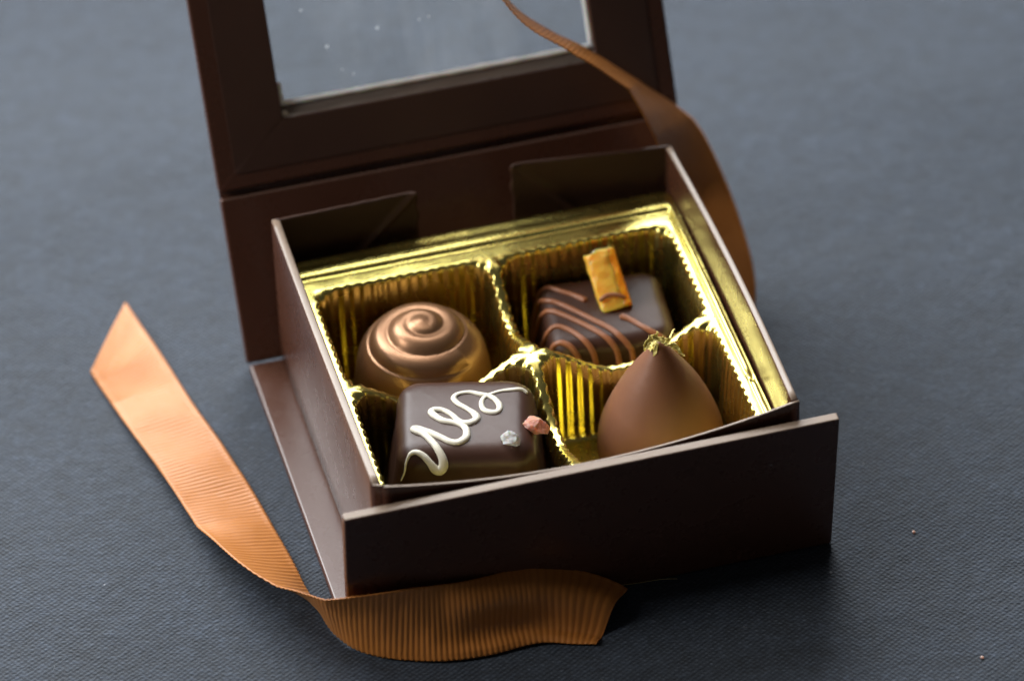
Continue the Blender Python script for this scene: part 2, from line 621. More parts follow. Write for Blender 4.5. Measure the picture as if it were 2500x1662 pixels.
# thin liner sheet glued on the inside of the lid, a little smaller than the lid
vs, fs = frame_mesh(0.42, X1 - X0 - 0.42, LID0 + 0.34, LID0 + LIDL - 0.4, WX0 - 0.015, WX1 + 0.015, WZ0 - 0.015, WZ1 + 0.015, -0.018, -0.002)
build('lid_liner', [hinge_m @ v for v in vs], fs, M['liner'], lid, flat_big=True)
# clear film behind the opening, slightly slack
nx, nz = 40, 40
fv = []
for i in range(nx):
    for j in range(nz):
        u, w = i / (nx - 1), j / (nz - 1)
        x = lerp(WX0 - 0.2, WX1 + 0.2, u); z = lerp(WZ0 - 0.2, WZ1 + 0.2, w)
        edge = min(u, 1 - u, w, 1 - w)
        y = TH + 0.012 + 0.05 * sstep(0.02, 0.35, edge) * (0.6 + fbm(x * 0.35, z * 0.3, 2))
        fv.append(hinge_m @ Vector((x, y, z)))
build('window_film', fv, grid_faces(nx, nz), M['film'], lid)


# bead where the film is sealed into the lower edge and the corners of the opening
def seal(name, pts, rad, mat):
    path = []
    for k, (p, _) in enumerate(catmull(pts, 14)):
        path.append((hinge_m @ p, rad * (1 + 0.35 * fbm(p.x * 2.0, p.z * 2, 5.0))))
    v_, f_ = tube(path, 10)
    build(name, v_, f_, mat, lid)


yb = TH - 0.06
ZB = WZ0 + 0.29
seal('film_edge', [(WX0 + 0.04, yb, ZB + 0.45), (WX0 + 0.04, yb, ZB + 0.12), (WX0 + 0.12, yb, ZB + 0.02), (4.0, yb, ZB), (7.0, yb, ZB), (WX1 - 0.12, yb, ZB + 0.02), (WX1 - 0.04, yb, ZB + 0.14), (WX1 - 0.04, yb, ZB + 1.2), (WX1 - 0.04, yb, WZ1 - .2)], 0.062, M['seal'])
# the film rolls up from the lower edge of the opening
lv = []
for i in range(60):
    x = lerp(WX0 + 0.01, WX1 - 0.01, i / 59)
    for j in range(10):
        t = j / 9
        y = lerp(0.03, yb, t ** 0.7) + 0.012 * fbm(x * 1.4, t * 3, 2)
        lv.append(hinge_m @ Vector((x, y, lerp(WZ0 + 0.005, ZB, t) + 0.01 * fbm(x * 2, 1, 1))))
build('film_lip', lv, grid_faces(60, 10), M['lip'], lid)
for cx in (WX0 + 0.06, WX1 - 0.06):
    bm = bmesh.new(); bmesh.ops.create_icosphere(bm, subdivisions=2, radius=1)
    vs = [hinge_m @ Vector((cx + v.co.x * 0.10, 0.11 + v.co.y * 0.085, WZ0 + 0.05 + v.co.z * 0.10 + 0.02 * noise.noise(v.co * 2))) for v in bm.verts]
    bm.verts.index_update(); fs = [[v.index for v in f.verts] for f in bm.faces]; bm.free()
    build('corner_glue', vs, fs, M['board'], lid)

# inner walls ------------------------------------------------------
HW = 3.90


def sheet_wall(name, ft, fo, n, mz, thick_dir, mat=None):
    """wall from a top curve ft(u) and a base curve fo(u); thickness vector thick_dir; rounded top edge"""
    vs = []
    td = Vector(thick_dir)
    prof = [(0.0, 0.0)] + [(0.0, k / (mz - 1)) for k in range(1, mz)]
    rows = []
    tl = td.length
    for i in range(n):
        u = i / (n - 1)
        a, b = Vector(fo(u)), Vector(ft(u))
        up = (b - a); L = up.length; upn = up / L
        ring = []
        for k in range(mz):
            ring.append(a + up * (k / (mz - 1)) * (1 - tl * 0.4 / L))
        for k in range(1, 6):
            ang = math.pi * k / 6
            ring.append(a + up * (1 - tl * 0.4 / L) + td * (0.5 - 0.5 * math.copysign(abs(math.cos(ang)) ** 0.7, math.cos(ang))) + upn * (math.sin(ang) ** 0.35 * tl * 0.4))
        for k in range(mz - 1, -1, -1):
            ring.append(a + td + up * (k / (mz - 1)) * (1 - tl * 0.4 / L))
        rows.append(len(ring))
        vs += ring
    m_ = rows[0]
    fs = grid_faces(n, m_)
    # bottom and ends
    fs.append(tuple(range(m_)))
    fs.append(tuple(range((n - 1) * m_, n * m_)))
    for i in range(n - 1):
        fs.append((i * m_, (i + 1) * m_, (i + 2) * m_ - 1, (i + 1) * m_ - 1))
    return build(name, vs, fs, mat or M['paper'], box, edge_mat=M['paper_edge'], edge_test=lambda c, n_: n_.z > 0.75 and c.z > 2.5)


B0 = 0.0
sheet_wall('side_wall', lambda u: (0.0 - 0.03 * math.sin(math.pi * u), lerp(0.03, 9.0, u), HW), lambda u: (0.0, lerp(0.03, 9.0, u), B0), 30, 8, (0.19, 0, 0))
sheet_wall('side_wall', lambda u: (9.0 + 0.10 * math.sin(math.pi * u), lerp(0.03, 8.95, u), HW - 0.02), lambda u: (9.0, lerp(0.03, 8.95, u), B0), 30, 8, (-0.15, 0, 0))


def fw_top(u):
    s = 1 - (2 * u - 0.98) ** 2 if 0 <= u <= 1 else 0
    s = max(0.0, min(1.0, s))
    return (lerp(0.16, 9.0, u), -0.06 - 0.10 * s, HW - 0.02 - 0.42 * s)


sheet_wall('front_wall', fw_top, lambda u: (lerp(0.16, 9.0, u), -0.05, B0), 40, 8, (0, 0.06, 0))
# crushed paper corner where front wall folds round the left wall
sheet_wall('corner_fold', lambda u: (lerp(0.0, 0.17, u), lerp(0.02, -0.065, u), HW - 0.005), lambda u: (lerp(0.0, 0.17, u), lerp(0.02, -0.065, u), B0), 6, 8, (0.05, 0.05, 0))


def gusset(A, Bp, diag_to):
    """corner flap of the back wall with a diagonal crease: A outer top, Bp inner top"""
    A, Bp = Vector(A), Vector(Bp)
    L = (Bp - A).length
    ex = (Bp - A).normalized()
    ny = Vector((-ex.y, ex.x, 0))
    if ny.y < 0: ny = -ny
    nu, nw = 60, 60
    vs = []
    for side in (0, 1):
        for i in range(nu):
            for j in range(nw):
                s = L * i / (nu - 1); h = HW * j / (nw - 1)
                d = (HW - h) - (L - s)             # >0 below the 45 degree diagonal from the inner top corner
                off = 0.075 * max(0.0, 1 - abs(d) / 0.16) ** 1.5
                off += 0.10 * sstep(0, 2.5, d)
                inner = sstep(L - 0.12, L, s)
                p = A + ex * (s - 0.05 * fbm(h * 3, s, 1, 2) * inner) - Vector((0, 0, HW - h)) + ny * (side * 0.06) - ny * off
                if j == nw - 1: p.z -= 0.02 * abs(fbm(s * 2, 3))
                vs.append(p)
    n2 = nu * nw
    fs = grid_faces(nu, nw) + grid_faces(nu, nw, off=n2)
    bd = [i * nw for i in range(nu)] + [(nu - 1) * nw + j for j in range(1, nw)] + [i * nw + nw - 1 for i in range(nu - 2, -1, -1)] + [j for j in range(nw - 2, 0, -1)]
    for k in range(len(bd)):
        a, b = bd[k], bd[(k + 1) % len(bd)]
        fs.append((a, b, b + n2, a + n2))
    return build('back_corner_flap', vs, fs, M['liner'], box)


gusset((0.1, 8.94, HW), (3.25, 9.02, HW), 1)
gusset((8.95, 8.90, HW), (5.45, 9.33, HW), -1)

# ------------------------------------------------------------------ gold tray
tray = empty('candy_tray', (4.5, 4.5, 0.02), 'shiny gold plastic tray with four ribbed compartments inside the box', 'tray')
ZR = 2.85
TX = (0.44, 4.50, 8.56)
TY = (0.42, 4.38, 7.68)


def tilt_z(y):
    return -0.036 * (7.68 - y)               # the tray sits slightly lower at the front


ZF = 0.30
PER, AMP, RC = 0.235, 0.013, 0.50


def cell(ix, iy):
    x0, x1, y0, y1 = TX[ix], TX[ix + 1], TY[iy], TY[iy + 1]
    ins = 0.125
    a0, a1, b0, b1 = x0 + ins, x1 - ins, y0 + ins, y1 - ins
    NX, NY, NC = 150, 124, 26
    P = []                                   # (wall point, normal inward, territory point)
    def arc(cx, cy, s, tx, ty):
        for k in range(NC):
            t = (k + 0.5) / NC
            a = math.radians(s + 90 * t)
            d = Vector((math.cos(a), math.sin(a)))
            w = Vector((cx, cy)) + d * RC
            m_ = max(abs(d.x), abs(d.y))
            full = RC + ins
            q = Vector((cx, cy)) + d * (full / m_)
            P.append((w, -d, q))
    for k in range(NX + 1):
        x = lerp(a0 + RC, a1 - RC, k / NX); P.append((Vector((x, b0)), Vector((0, 1)), Vector((x, y0))))
    arc(a1 - RC, b0 + RC, -90, x1, y0)
    for k in range(NY + 1):
        y = lerp(b0 + RC, b1 - RC, k / NY); P.append((Vector((a1, y)), Vector((-1, 0)), Vector((x1, y))))
    arc(a1 - RC, b1 - RC, 0, x1, y1)
    for k in range(NX + 1):
        x = lerp(a1 - RC, a0 + RC, k / NX); P.append((Vector((x, b1)), Vector((0, -1)), Vector((x, y1))))
    arc(a0 + RC, b1 - RC, 90, x0, y1)
    for k in range(NY + 1):
        y = lerp(b1 - RC, b0 + RC, k / NY); P.append((Vector((a0, y)), Vector((1, 0)), Vector((x0, y))))
    arc(a0 + RC, b0 + RC, 180, x0, y0)

    def ztop(q):
        z = ZR + tilt_z(q.y)
        ex = max(abs(q.x - TX[1]), 0); ey = max(abs(q.y - TY[1]), 0)
        w_x = 1 - sstep(0.0, 0.10, ex); w_y = 1 - sstep(0.0, 0.10, ey)
        sx = (q.x - x0) / (x1 - x0); sy = (q.y - y0) / (y1 - y0)
        d1 = 0.84 * sstep(0.03, 0.46, min(sx, 1 - sx))
        d2 = 0.62 * sstep(0.05, 0.46, min(sy, 1 - sy))
        return z - max(d1 * w_y, d2 * w_x) + 0.012 * fbm(q.x * 1.3, q.y * 1.3, 2.0)

    s_acc, S = 0.0, []
    for k in range(len(P)):
        if k: s_acc += (P[k][0] - P[k - 1][0]).length
        S.append(s_acc)
    total = s_acc + (P[0][0] - P[-1][0]).length
    nper = round(total / PER)
    # levels: (blend territory->wall, drop below top, corrugation)
    lev = [(0.0, 0.0, 0.0), (0.25, 0.001, 0.0), (0.45, 0.006, 0.12), (0.62, 0.018, 0.5), (0.78, 0.042, 0.9), (0.92, 0.08, 1.0), (1.0, 0.14, 1.0)]
    rings = []
    zt = [ztop(p[2]) for p in P]
    for (b, dz, c) in lev:
        ring = []
        for k, (w, nrm, q) in enumerate(P):
            cor = AMP * c * math.cos(2 * math.pi * nper * S[k] / total)
            p = q.lerp(w, b) + nrm * cor
            zc = 0.022 * c * math.cos(2 * math.pi * nper * S[k] / total)
            dome = 0.16 * b * b * max(0.0, (q - w).length - ins)      # webs at the corners are pillowed
            ring.append(Vector((p.x, p.y, zt[k] - dz + zc - dome)))
        rings.append(ring)
    nl = 12
    for l in range(1, nl + 1):
        t = l / nl
        ring = []
        for k, (w, nrm, q) in enumerate(P):
            cor = AMP * (1 - 0.35 * t) * math.cos(2 * math.pi * nper * S[k] / total)
            zz = lerp(zt[k] - 0.14 - 0.16 * max(0.0, (q - w).length - ins), ZF + 0.10, t)
            tap = 0.11 * (ZR - zz) / (ZR - ZF) + 0.006 * fbm(w.x * 1.1, w.y * 1.1, zz * .8) * math.sin(math.pi * t)
            p = w + nrm * (tap + cor)
            ring.append(Vector((p.x, p.y, zz)))
        rings.append(ring)
    cx, cy = (x0 + x1) / 2, (y0 + y1) / 2
    for f_, z in ((0.975, ZF + 0.03), (0.93, ZF), (0.75, ZF), (0.45, ZF + 0.01), (0.15, ZF + 0.01)):
        rings.append([Vector((cx + (p.x - cx) * f_, cy + (p.y - cy) * f_, z)) for p in rings[nl + len(lev) - 1]])
    n = len(P)
    vs = [p for r_ in rings for p in r_]
    fs = []
    for l in range(len(rings) - 1):
        for k in range(n):
            fs.append((l * n + k, l * n + (k + 1) % n, (l + 1) * n + (k + 1) % n, (l + 1) * n + k))
    fs.append(tuple((len(rings) - 1) * n + k for k in range(n)))
    return build('compartment', vs, fs, M['gold'], tray)


for iy in (1, 0):
    for ix in (0, 1):
        cell(ix, iy)


def make_rim():
    ox0, ox1, oy0, oy1 = 0.215, 8.85, 0.22, 8.70
    def loop(t):
        # straight inner rectangle to rounded outer rectangle
        x0, x1 = lerp(TX[0], ox0, t), lerp(TX[2], ox1, t)
        y0, y1 = lerp(TY[0], oy0, t), lerp(TY[2], oy1, t)
        r = 0.012 + 0.24 * t
        pts = []
        for cx, cy, s, nx_, ny_ in ((x1 - r, y0 + r, -90, 1, 0), (x1 - r, y1 - r, 0, 0, 1), (x0 + r, y1 - r, 90, -1, 0), (x0 + r, y0 + r, 180, 0, -1)):
            for k in range(9):
                a = math.radians(s + 90 * k / 8); pts.append(Vector((cx + r * math.cos(a), cy + r * math.sin(a))))
        return pts
    prof = [(0, 0), (.10, -.002), (.20, -.004), (.24, -.006), (.27, -.014), (.32, -.015), (.35, -.004), (.385, .03), (.42, .045), (.50, .047), (.58, .045), (.62, .040), (.66, .024), (.70, .008), (.76, .002), (.84, .0), (.90, .0), (.96, -.004), (.99, -.02), (1.0, -.06)]
    rings = []
    for t, dz in prof:
        L = loop(t)
        ring = []
        n = len(L)
        for k in range(n):
            a, b = L[k], L[(k + 1) % n]
            seg = 90 if (b - a).length > 1.0 else 1
            for j in range(seg):
                p = a.lerp(b, j / seg)
                z = ZR + dz + tilt_z(p.y)
                # two shallow stacking notches cross the raised bead on the long sides
                notch = math.exp(-((p.y - 2.35) / 0.13) ** 2) if abs(p.x - 4.5) > 3.9 else 0
                if .34 < t < .97: z -= notch * (0.07 if dz > 0 else 0.015)
                z += 0.012 * fbm(p.x * 0.9, p.y * 0.9, 3 + t)
                if p.y < 2.1 and p.x > 8 and dz > .03: z += 0.010 * fbm(p.x * 14, p.y * 14, 8)
                ring.append(Vector((p.x, p.y, z)))
        rings.append(ring)
    for zz in (2.5, 1.6):
        rings.append([Vector((p.x, p.y, zz)) for p in rings[len(prof) - 1]])
    n = len(rings[0])
    vs = [p for r_ in rings for p in r_]
    fs = []
    for l in range(len(rings) - 1):
        for k in range(n):
            fs.append((l * n + k, l * n + (k + 1) % n, (l + 1) * n + (k + 1) % n, (l + 1) * n + k))
    build('rim', vs, fs, M['gold'], tray)


make_rim()


# ------------------------------------------------------------------ chocolates
def rr_ring(a, b, r, n=14):
    pts = []
    for cx, cy, s in ((a - r, -(b - r), -90), (a - r, b - r, 0), (-(a - r), b - r, 90), (-(a - r), -(b - r), 180)):
        for k in range(n + 1):
            t = math.radians(s + 90 * k / n)
            pts.append((cx + r * math.cos(t), cy + r * math.sin(t)))
    # add points along the straight sides
    out = []
    m_ = len(pts)
    for k in range(m_):
        p, q = pts[k], pts[(k + 1) % m_]
        L = math.hypot(q[0] - p[0], q[1] - p[1])
        c = 14 if k % (n + 1) == n else 1
        for j in range(c):
            out.append((lerp(p[0], q[0], j / c), lerp(p[1], q[1], j / c)))
    return out


def enrobed(a, b, h, er, cr, flare, dome, seed, tilt=0.0):
    """soft-edged chocolate block: half sizes a,b at the top; flare widens the foot; local coords, base at z=0"""
    lv = [(-flare + 0.10, 0.0, 0), (-flare - 0.01, 0.06, 0), (-flare, 0.16, 0)]
    for k in range(1, 9):
        t = k / 8
        lv.append((-flare * (1 - t) ** 1.3, lerp(0.16, h - er, t), 0))
    for k in range(1, 9):
        an = math.pi / 2 * k / 8
        lv.append((er * (1 - math.cos(an)), h - er + er * math.sin(an), 0))
    for k in range(1, 9):
        t = k / 8
        lv.append((lerp(er, min(a, b) - 0.02, t), h + dome * (1 - (1 - t) ** 2), 1))
    vs = []
    n = None
    for d, z, cap in lv:
        ring = rr_ring(a - d, b - d, max(min(cr - d * 0.75, min(a, b) - d), 0.008))
        n = len(ring)
        for (x, y) in ring:
            k = 0.018 * fbm(x * 0.9 + seed, y * 0.9, z * 0.9 + seed, 3)
            bulge = 1 + 0.02 * math.sin(math.pi * z / h)
            vs.append(Vector((x * (bulge + k), y * (bulge + k), z + k * 0.8 + tilt * y * (z / h))))
    fs = []
    for l in range(len(lv) - 1):
        for k in range(n):
            fs.append((l * n + k, l * n + (k + 1) % n, (l + 1) * n + (k + 1) % n, (l + 1) * n + k))
    fs.append(tuple((len(lv) - 1) * n + k for k in range(n)))
    fs.append(tuple(range(n)))
    return vs, fs


def placed(vs, loc, rz):
    mt = Matrix.Translation(loc) @ Matrix.Rotation(rz, 4, 'Z')
    return [mt @ v for v in vs]


ZC = ZF + 0.015

# 1 dark square with white drizzle and salt
SQ_LOC, SQ_ROT = Vector((2.62, 2.73, ZC)), math.radians(-15)
sq = empty('square_chocolate', SQ_LOC, 'square dark chocolate with a white icing squiggle and two salt crystals', 'chocolate', 'chocolates in the gold tray')
vs, fs = enrobed(1.44, 1.30, 2.55, 0.42, 0.50, 0.36, 0.03, 3.0)
sq_w = placed(vs, SQ_LOC, SQ_ROT)
build('body', sq_w, fs, M['dark_choc'], sq)
sq_bvh = BVHTree.FromPolygons(sq_w, fs)

# 2 bronze swirl dome
SW_LOC = Vector((2.53, 6.10, ZC))
sw = empty('swirl_chocolate', SW_LOC, 'round bronze lustre chocolate with a spiral moulded on its dome', 'chocolate', 'chocolates in the gold tray')


def swirl():
    nu, nt_ = 130, 220
    prof = [(0.0, 2.42), (0.3, 2.39), (0.6, 2.30), (0.9, 2.15), (1.17, 1.93), (1.35, 1.64), (1.44, 1.25), (1.51, 0.8), (1.56, 0.4), (1.58, 0.08), (1.54, 0.0)]
    P = catmull([(r, 0, z) for r, z in prof], 16)
    # resample by arc length
    pts = [p for p, _ in P]
    L = [0]
    for a, b in zip(pts, pts[1:]): L.append(L[-1] + (b - a).length)
    vs = []
    prof2 = []
    for i in range(nu):
        s = L[-1] * i / (nu - 1)
        k = max(j for j in range(len(L)) if L[j] <= s + 1e-9)
        k = min(k, len(L) - 2)
        t = (s - L[k]) / max(L[k + 1] - L[k], 1e-9)
        p = pts[k].lerp(pts[k + 1], t)
        tg = (pts[k + 1] - pts[k]).normalized()
        prof2.append((p.x, p.z, Vector((-tg.z, 0, tg.x)), s))
    s_end = 1.78                             # spiral stops just below the shoulder
    for th in range(nt_):
        a = 2 * math.pi * th / nt_
        for (r, z, nrm, s) in prof2:
            if nrm.z < 0 or True:
                nn = Vector((abs(nrm.x) if r > 0 else 0, 0, max(nrm.z, -nrm.z)))
            # pitch of the spiral grows outwards
            q = 0.16 + 1.90 * s
            ap = (a - math.radians(-52)) % (2 * math.pi)
            ph = q - ap / (2 * math.pi)
            turn = math.floor(ph + 1e-6)
            f = ph - turn
            # rounded rope, steeper on its outer side, creased between turns
            h = math.sin(math.pi * f ** 0.85) ** 1.15 if 0 < f < 1 else 0
            amp = 0.090 * sstep(0.42, 0.95, q) * (1 - sstep(1.97, 2.06, ph))
            if turn < 0: amp *= sstep(-0.6, 0.0, ph)
            if turn >= 1: amp *= 1 - 0.5 * sstep(0.75, 1.0, ap / (2 * math.pi)) 
            d = (h - 0.45) * amp + 0.05 * math.exp(-(s / 0.26) ** 2)
            vs.append(Vector((math.cos(a) * (r + nn.x * d), math.sin(a) * (r + nn.x * d), max(z + nn.z * d, 0))))
    fs = grid_faces(nt_, nu, closed_u=True)
    return vs, fs


vs, fs = swirl()
o = build('body', placed(vs, SW_LOC, 0.0), fs, M['luster'], sw)

# 3 striped square with candied orange
ST_LOC, ST_ROT = Vector((6.66, 6.20, ZC)), math.radians(-6)
st = empty('striped_chocolate', ST_LOC, 'square chocolate with diagonal milk chocolate stripes and a candied orange strip', 'chocolate', 'chocolates in the gold tray')
vs, fs = enrobed(1.36, 1.16, 1.72, 0.30, 0.42, 0.20, 0.03, 9.0)
st_w = placed(vs, ST_LOC, ST_ROT)
build('body', st_w, fs, M['stripe_base'], st)
st_bvh = BVHTree.FromPolygons(st_w, fs)

# 4 milk chocolate cone
CN_LOC = Vector((6.93, 2.92, ZC))
cn = empty('cone_chocolate', CN_LOC, 'teardrop-shaped milk chocolate with gold leaf on its tip', 'chocolate', 'chocolates in the gold tray')


def cone():
    prof = [(3.30, 0.0), (3.27, 0.065), (3.17, 0.17), (2.86, 0.395), (2.28, 0.77), (1.65, 1.075), (1.05, 1.29), (0.6, 1.36), (0.3, 1.345), (0.1, 1.28), (0.0, 1.18)]
    P = catmull([(r, 0, z) for z, r in prof], 10)
    nt_ = 120
    vs = []
    for th in range(nt_):
        a = 2 * math.pi * th / nt_
        for p, _ in P:
            k = 1 + 0.030 * fbm(math.cos(a) * 0.8, math.sin(a) * 0.8, p.z * 0.5 + 5, 2)
            lean = -0.03 * (p.z / 3.0) ** 2
            vs.append(Vector((math.cos(a) * p.x * k + lean, math.sin(a) * p.x * k, p.z)))
    return vs, grid_faces(nt_, len(P), closed_u=True) + [tuple(th * len(P) + len(P) - 1 for th in range(nt_))]


vs, fs = cone()
cn_w = placed(vs, CN_LOC, 0)
build('body', cn_w, fs, M['milk_choc'], cn)

# piped white icing on the dark square (points on its surface; radius in cm)
DRIZZLE = [(1.010, 1.943, 2.117, 0.014), (1.087, 1.881, 2.397, 0.020), (1.158, 1.919, 2.656, 0.028), (1.245, 1.966, 2.763, 0.046), (1.361, 1.942, 2.804, 0.060), (1.483, 1.839, 2.768, 0.066),
           (1.585, 1.707, 2.659, 0.074), (1.669, 1.627, 2.536, 0.092), (1.760, 1.598, 2.498, 0.105), (1.846, 1.603, 2.588, 0.098), (1.853, 1.689, 2.721, 0.088), (1.810, 1.852, 2.827, 0.078),
           (1.736, 2.100, 2.871, 0.070), (1.638, 2.341, 2.876, 0.074), (1.533, 2.479, 2.866, 0.094), (1.496, 2.573, 2.862, 0.100), (1.592, 2.552, 2.868, 0.078), (1.753, 2.394, 2.880, 0.068),
           (1.935, 2.169, 2.878, 0.068), (2.104, 1.972, 2.870, 0.072), (2.268, 1.909, 2.867, 0.080), (2.444, 2.000, 2.875, 0.082), (2.512, 2.217, 2.883, 0.070), (2.455, 2.382, 2.890, 0.066),
           (2.311, 2.520, 2.890, 0.066), (2.120, 2.642, 2.890, 0.072), (1.993, 2.849, 2.880, 0.082), (1.967, 2.984, 2.879, 0.080), (2.060, 3.028, 2.884, 0.070), (2.204, 2.960, 2.890, 0.060),
           (2.337, 2.772, 2.894, 0.058), (2.423, 2.562, 2.890, 0.062), (2.512, 2.441, 2.890, 0.068), (2.665, 2.412, 2.888, 0.074), (2.809, 2.494, 2.886, 0.078), (2.795, 2.669, 2.887, 0.066),
           (2.687, 2.868, 2.893, 0.058), (2.556, 3.063, 2.895, 0.060), (2.511, 3.237, 2.894, 0.064), (2.590, 3.344, 2.890, 0.056), (2.742, 3.381, 2.885, 0.048), (2.916, 3.348, 2.881, 0.050),
           (3.069, 3.236, 2.882, 0.058), (3.226, 3.137, 2.884, 0.058), (3.341, 2.961, 2.882, 0.062), (3.371, 2.737, 2.878, 0.064), (3.280, 2.590, 2.880, 0.066), (3.126, 2.617, 2.884, 0.066),
           (3.018, 2.744, 2.885, 0.060), (3.035, 2.956, 2.887, 0.052), (3.135, 3.100, 2.886, 0.048), (3.318, 3.176, 2.881, 0.044), (3.532, 3.213, 2.873, 0.042), (3.772, 3.200, 2.857, 0.044),
           (3.972, 3.188, 2.815, 0.048), (4.054, 3.122, 2.763, 0.040)]


def piped(name, pts, bvh, mat, parent, sink=0.15, flat=0.72, seg=12):
    path, nor = [], []
    for p, x in catmull(pts, 7):
        h = bvh.find_nearest(p)
        n_ = h[1] if h[1].dot(p - Vector((parent.location / CM)) - Vector((0, 0, 0.8))) > 0 else -h[1]
        path.append((h[0] + n_ * x[0] * sink, x[0] * (1.04 + 0.13 * fbm(p.x * 3, p.y * 3, 2 + len(pts)))))
        nor.append(n_)
    v_, f_ = tube(path, seg, flat, nor)
    return build(name, v_, f_, mat, parent)


piped('icing_squiggle', DRIZZLE, sq_bvh, M['white_choc'], sq)


def crystal(name, loc, size, mat, parent, seed, squash=(1, 1, 1), rot=0.0):
    r_ = random.Random(seed)
    bm = bmesh.new()
    for _ in range(26):
        d = Vector((r_.gauss(0, 1), r_.gauss(0, 1), r_.gauss(0, 1))).normalized() * r_.uniform(0.82, 1.0)
        bm.verts.new(Vector((d.x * squash[0], d.y * squash[1], d.z * squash[2])) * size)
    bmesh.ops.convex_hull(bm, input=list(bm.verts))
    bmesh.ops.delete(bm, geom=[v for v in bm.verts if not v.link_faces], context='VERTS')
    bmesh.ops.triangulate(bm, faces=list(bm.faces))
    bmesh.ops.subdivide_edges(bm, edges=list(bm.edges), cuts=3, use_grid_fill=True)
    for v in bm.verts:
        v.co += v.co.normalized() * size * (0.10 * fbm(v.co.x * 9 + seed, v.co.y * 9, v.co.z * 9, 3))
    mt = Matrix.Translation(loc) @ Matrix.Rotation(rot, 4, 'Z')
    bm.verts.index_update()
    vs = [mt @ v.co for v in bm.verts]
    fs = [[v.index for v in f.verts] for f in bm.faces]
    bm.free()
    return build(name, vs, fs, mat, parent, smooth=False)


o = crystal('salt_crystal', (3.29, 1.62, 2.92), 0.27, M['salt'], sq, 5, (0.72, 1.0, 0.85), 0.5); tag(o, 'clear white salt crystal')
o = crystal('salt_crystal', (3.95, 2.12, 2.72), 0.33, M['pink_salt'], sq, 12, (1.05, 0.75, 0.75), -0.7); tag(o, 'pink salt crystal')

# milk chocolate stripes running up one side, across the top and down the front
STRIPES = [
    [(5.25, 7.40, 1.0), (5.30, 7.36, 1.5), (5.42, 7.34, 1.82), (5.623, 7.28, 1.99), (5.841, 7.015, 2.045), (6.093, 6.77, 2.051), (6.297, 6.505, 2.058)],
    [(6.899, 5.755, 2.052), (7.066, 5.58, 2.05), (7.228, 5.321, 2.042), (7.435, 5.082, 1.981), (7.64, 4.973, 1.818), (7.805, 4.996, 1.509), (7.9, 4.95, 0.9)],
    [(5.18, 7.05, 0.7), (5.24, 7.04, 1.3), (5.369, 6.997, 1.801), (5.501, 6.807, 2.004), (5.722, 6.595, 2.042), (5.971, 6.275, 2.046), (6.254, 5.87, 2.046), (6.539, 5.483, 2.034), (6.708, 5.18, 1.984), (6.838, 5.021, 1.83), (6.903, 4.98, 1.622), (6.95, 4.95, 0.8)],
    [(5.18, 6.85, 0.7), (5.27, 6.756, 1.338), (5.335, 6.59, 1.804), (5.481, 6.453, 2.001), (5.694, 6.216, 2.036), (5.956, 5.877, 2.04), (6.214, 5.528, 2.029), (6.406, 5.236, 1.99), (6.534, 5.069, 1.843), (6.593, 5.01, 1.601), (6.65, 4.95, 0.8)],
    [(5.15, 6.20, 0.8), (5.223, 6.08, 1.436), (5.271, 5.936, 1.814), (5.427, 5.908, 1.998), (5.596, 5.799, 2.03), (5.77, 5.573, 2.029), (5.926, 5.29, 1.992), (6.034, 5.126, 1.848), (6.092, 5.065, 1.608), (6.15, 4.98, 0.8)],
    [(5.20, 5.55, 1.1), (5.234, 5.459, 1.706), (5.298, 5.462, 1.875), (5.441, 5.399, 1.964), (5.582, 5.27, 1.945), (5.684, 5.152, 1.815), (5.746, 5.105, 1.613), (5.80, 5.03, 0.9)]]
for k, L_ in enumerate(STRIPES):
    n_ = len(L_)
    pts = [(*p, 0.064 + (0.016 if (k == 0 and i == n_ - 1) or (k == 1 and i == 0) else 0.0)) for i, p in enumerate(L_)]
    piped('stripe', pts, st_bvh, M['stripe'], st, 0.15, 0.8, 10)

# candied orange strip, one end stuck in the chocolate, leaning back
PB = Vector((6.86, 6.12, 2.02))
PA = Vector((-0.10, 0.88, 0.72)).normalized()
PW = (C_R * 0.98 + Vector((0, 0, 0.02)))
PW = (PW - PA * PW.dot(PA)).normalized()
PN = PW.cross(PA).normalized()
if PN.z < 0: PN = -PN


def strip_piece(name, w0, w1, t0, t1, length, mat, seed, parent, rag=0.13):
    nl, nw = 26, 14
    vs = []
    ring_n = 2 * nw
    for i in range(nl):
        a = i / (nl - 1)
        for k in range(ring_n):
            ang = 2 * math.pi * k / ring_n
            c, s_ = math.cos(ang), math.sin(ang)
            # squircle section
            e = 0.62
            cx = math.copysign(abs(c) ** e, c); sy = math.copysign(abs(s_) ** e, s_)
            w = lerp(w0, w1, 0.5 + 0.5 * cx); t = lerp(t0, t1, 0.5 + 0.5 * sy)
            ln = a * length * (1 + (0.10 * (w - w0) if a > .5 else 0)) + (rag * fbm(w * 9, t * 9, seed) if a > 0.9 else 0)
            p = PB + PA * (ln - 0.06) + PW * (w + 0.03 * fbm(a * 4, seed, 1)) + PN * t
            p += (PN * (0.035 * fbm(a * 5, w * 6, seed)) + PW * (0.02 * fbm(a * 7, t * 8, seed + 3)))
            vs.append(p)
    fs = []
    for i in range(nl - 1):
        for k in range(ring_n):
            fs.append((i * ring_n + k, i * ring_n + (k + 1) % ring_n, (i + 1) * ring_n + (k + 1) % ring_n, (i + 1) * ring_n + k))
    fs.append(tuple(range(ring_n)))
    fs.append(tuple((nl - 1) * ring_n + k for k in range(ring_n)))
    return build(name, vs, fs, mat, parent)


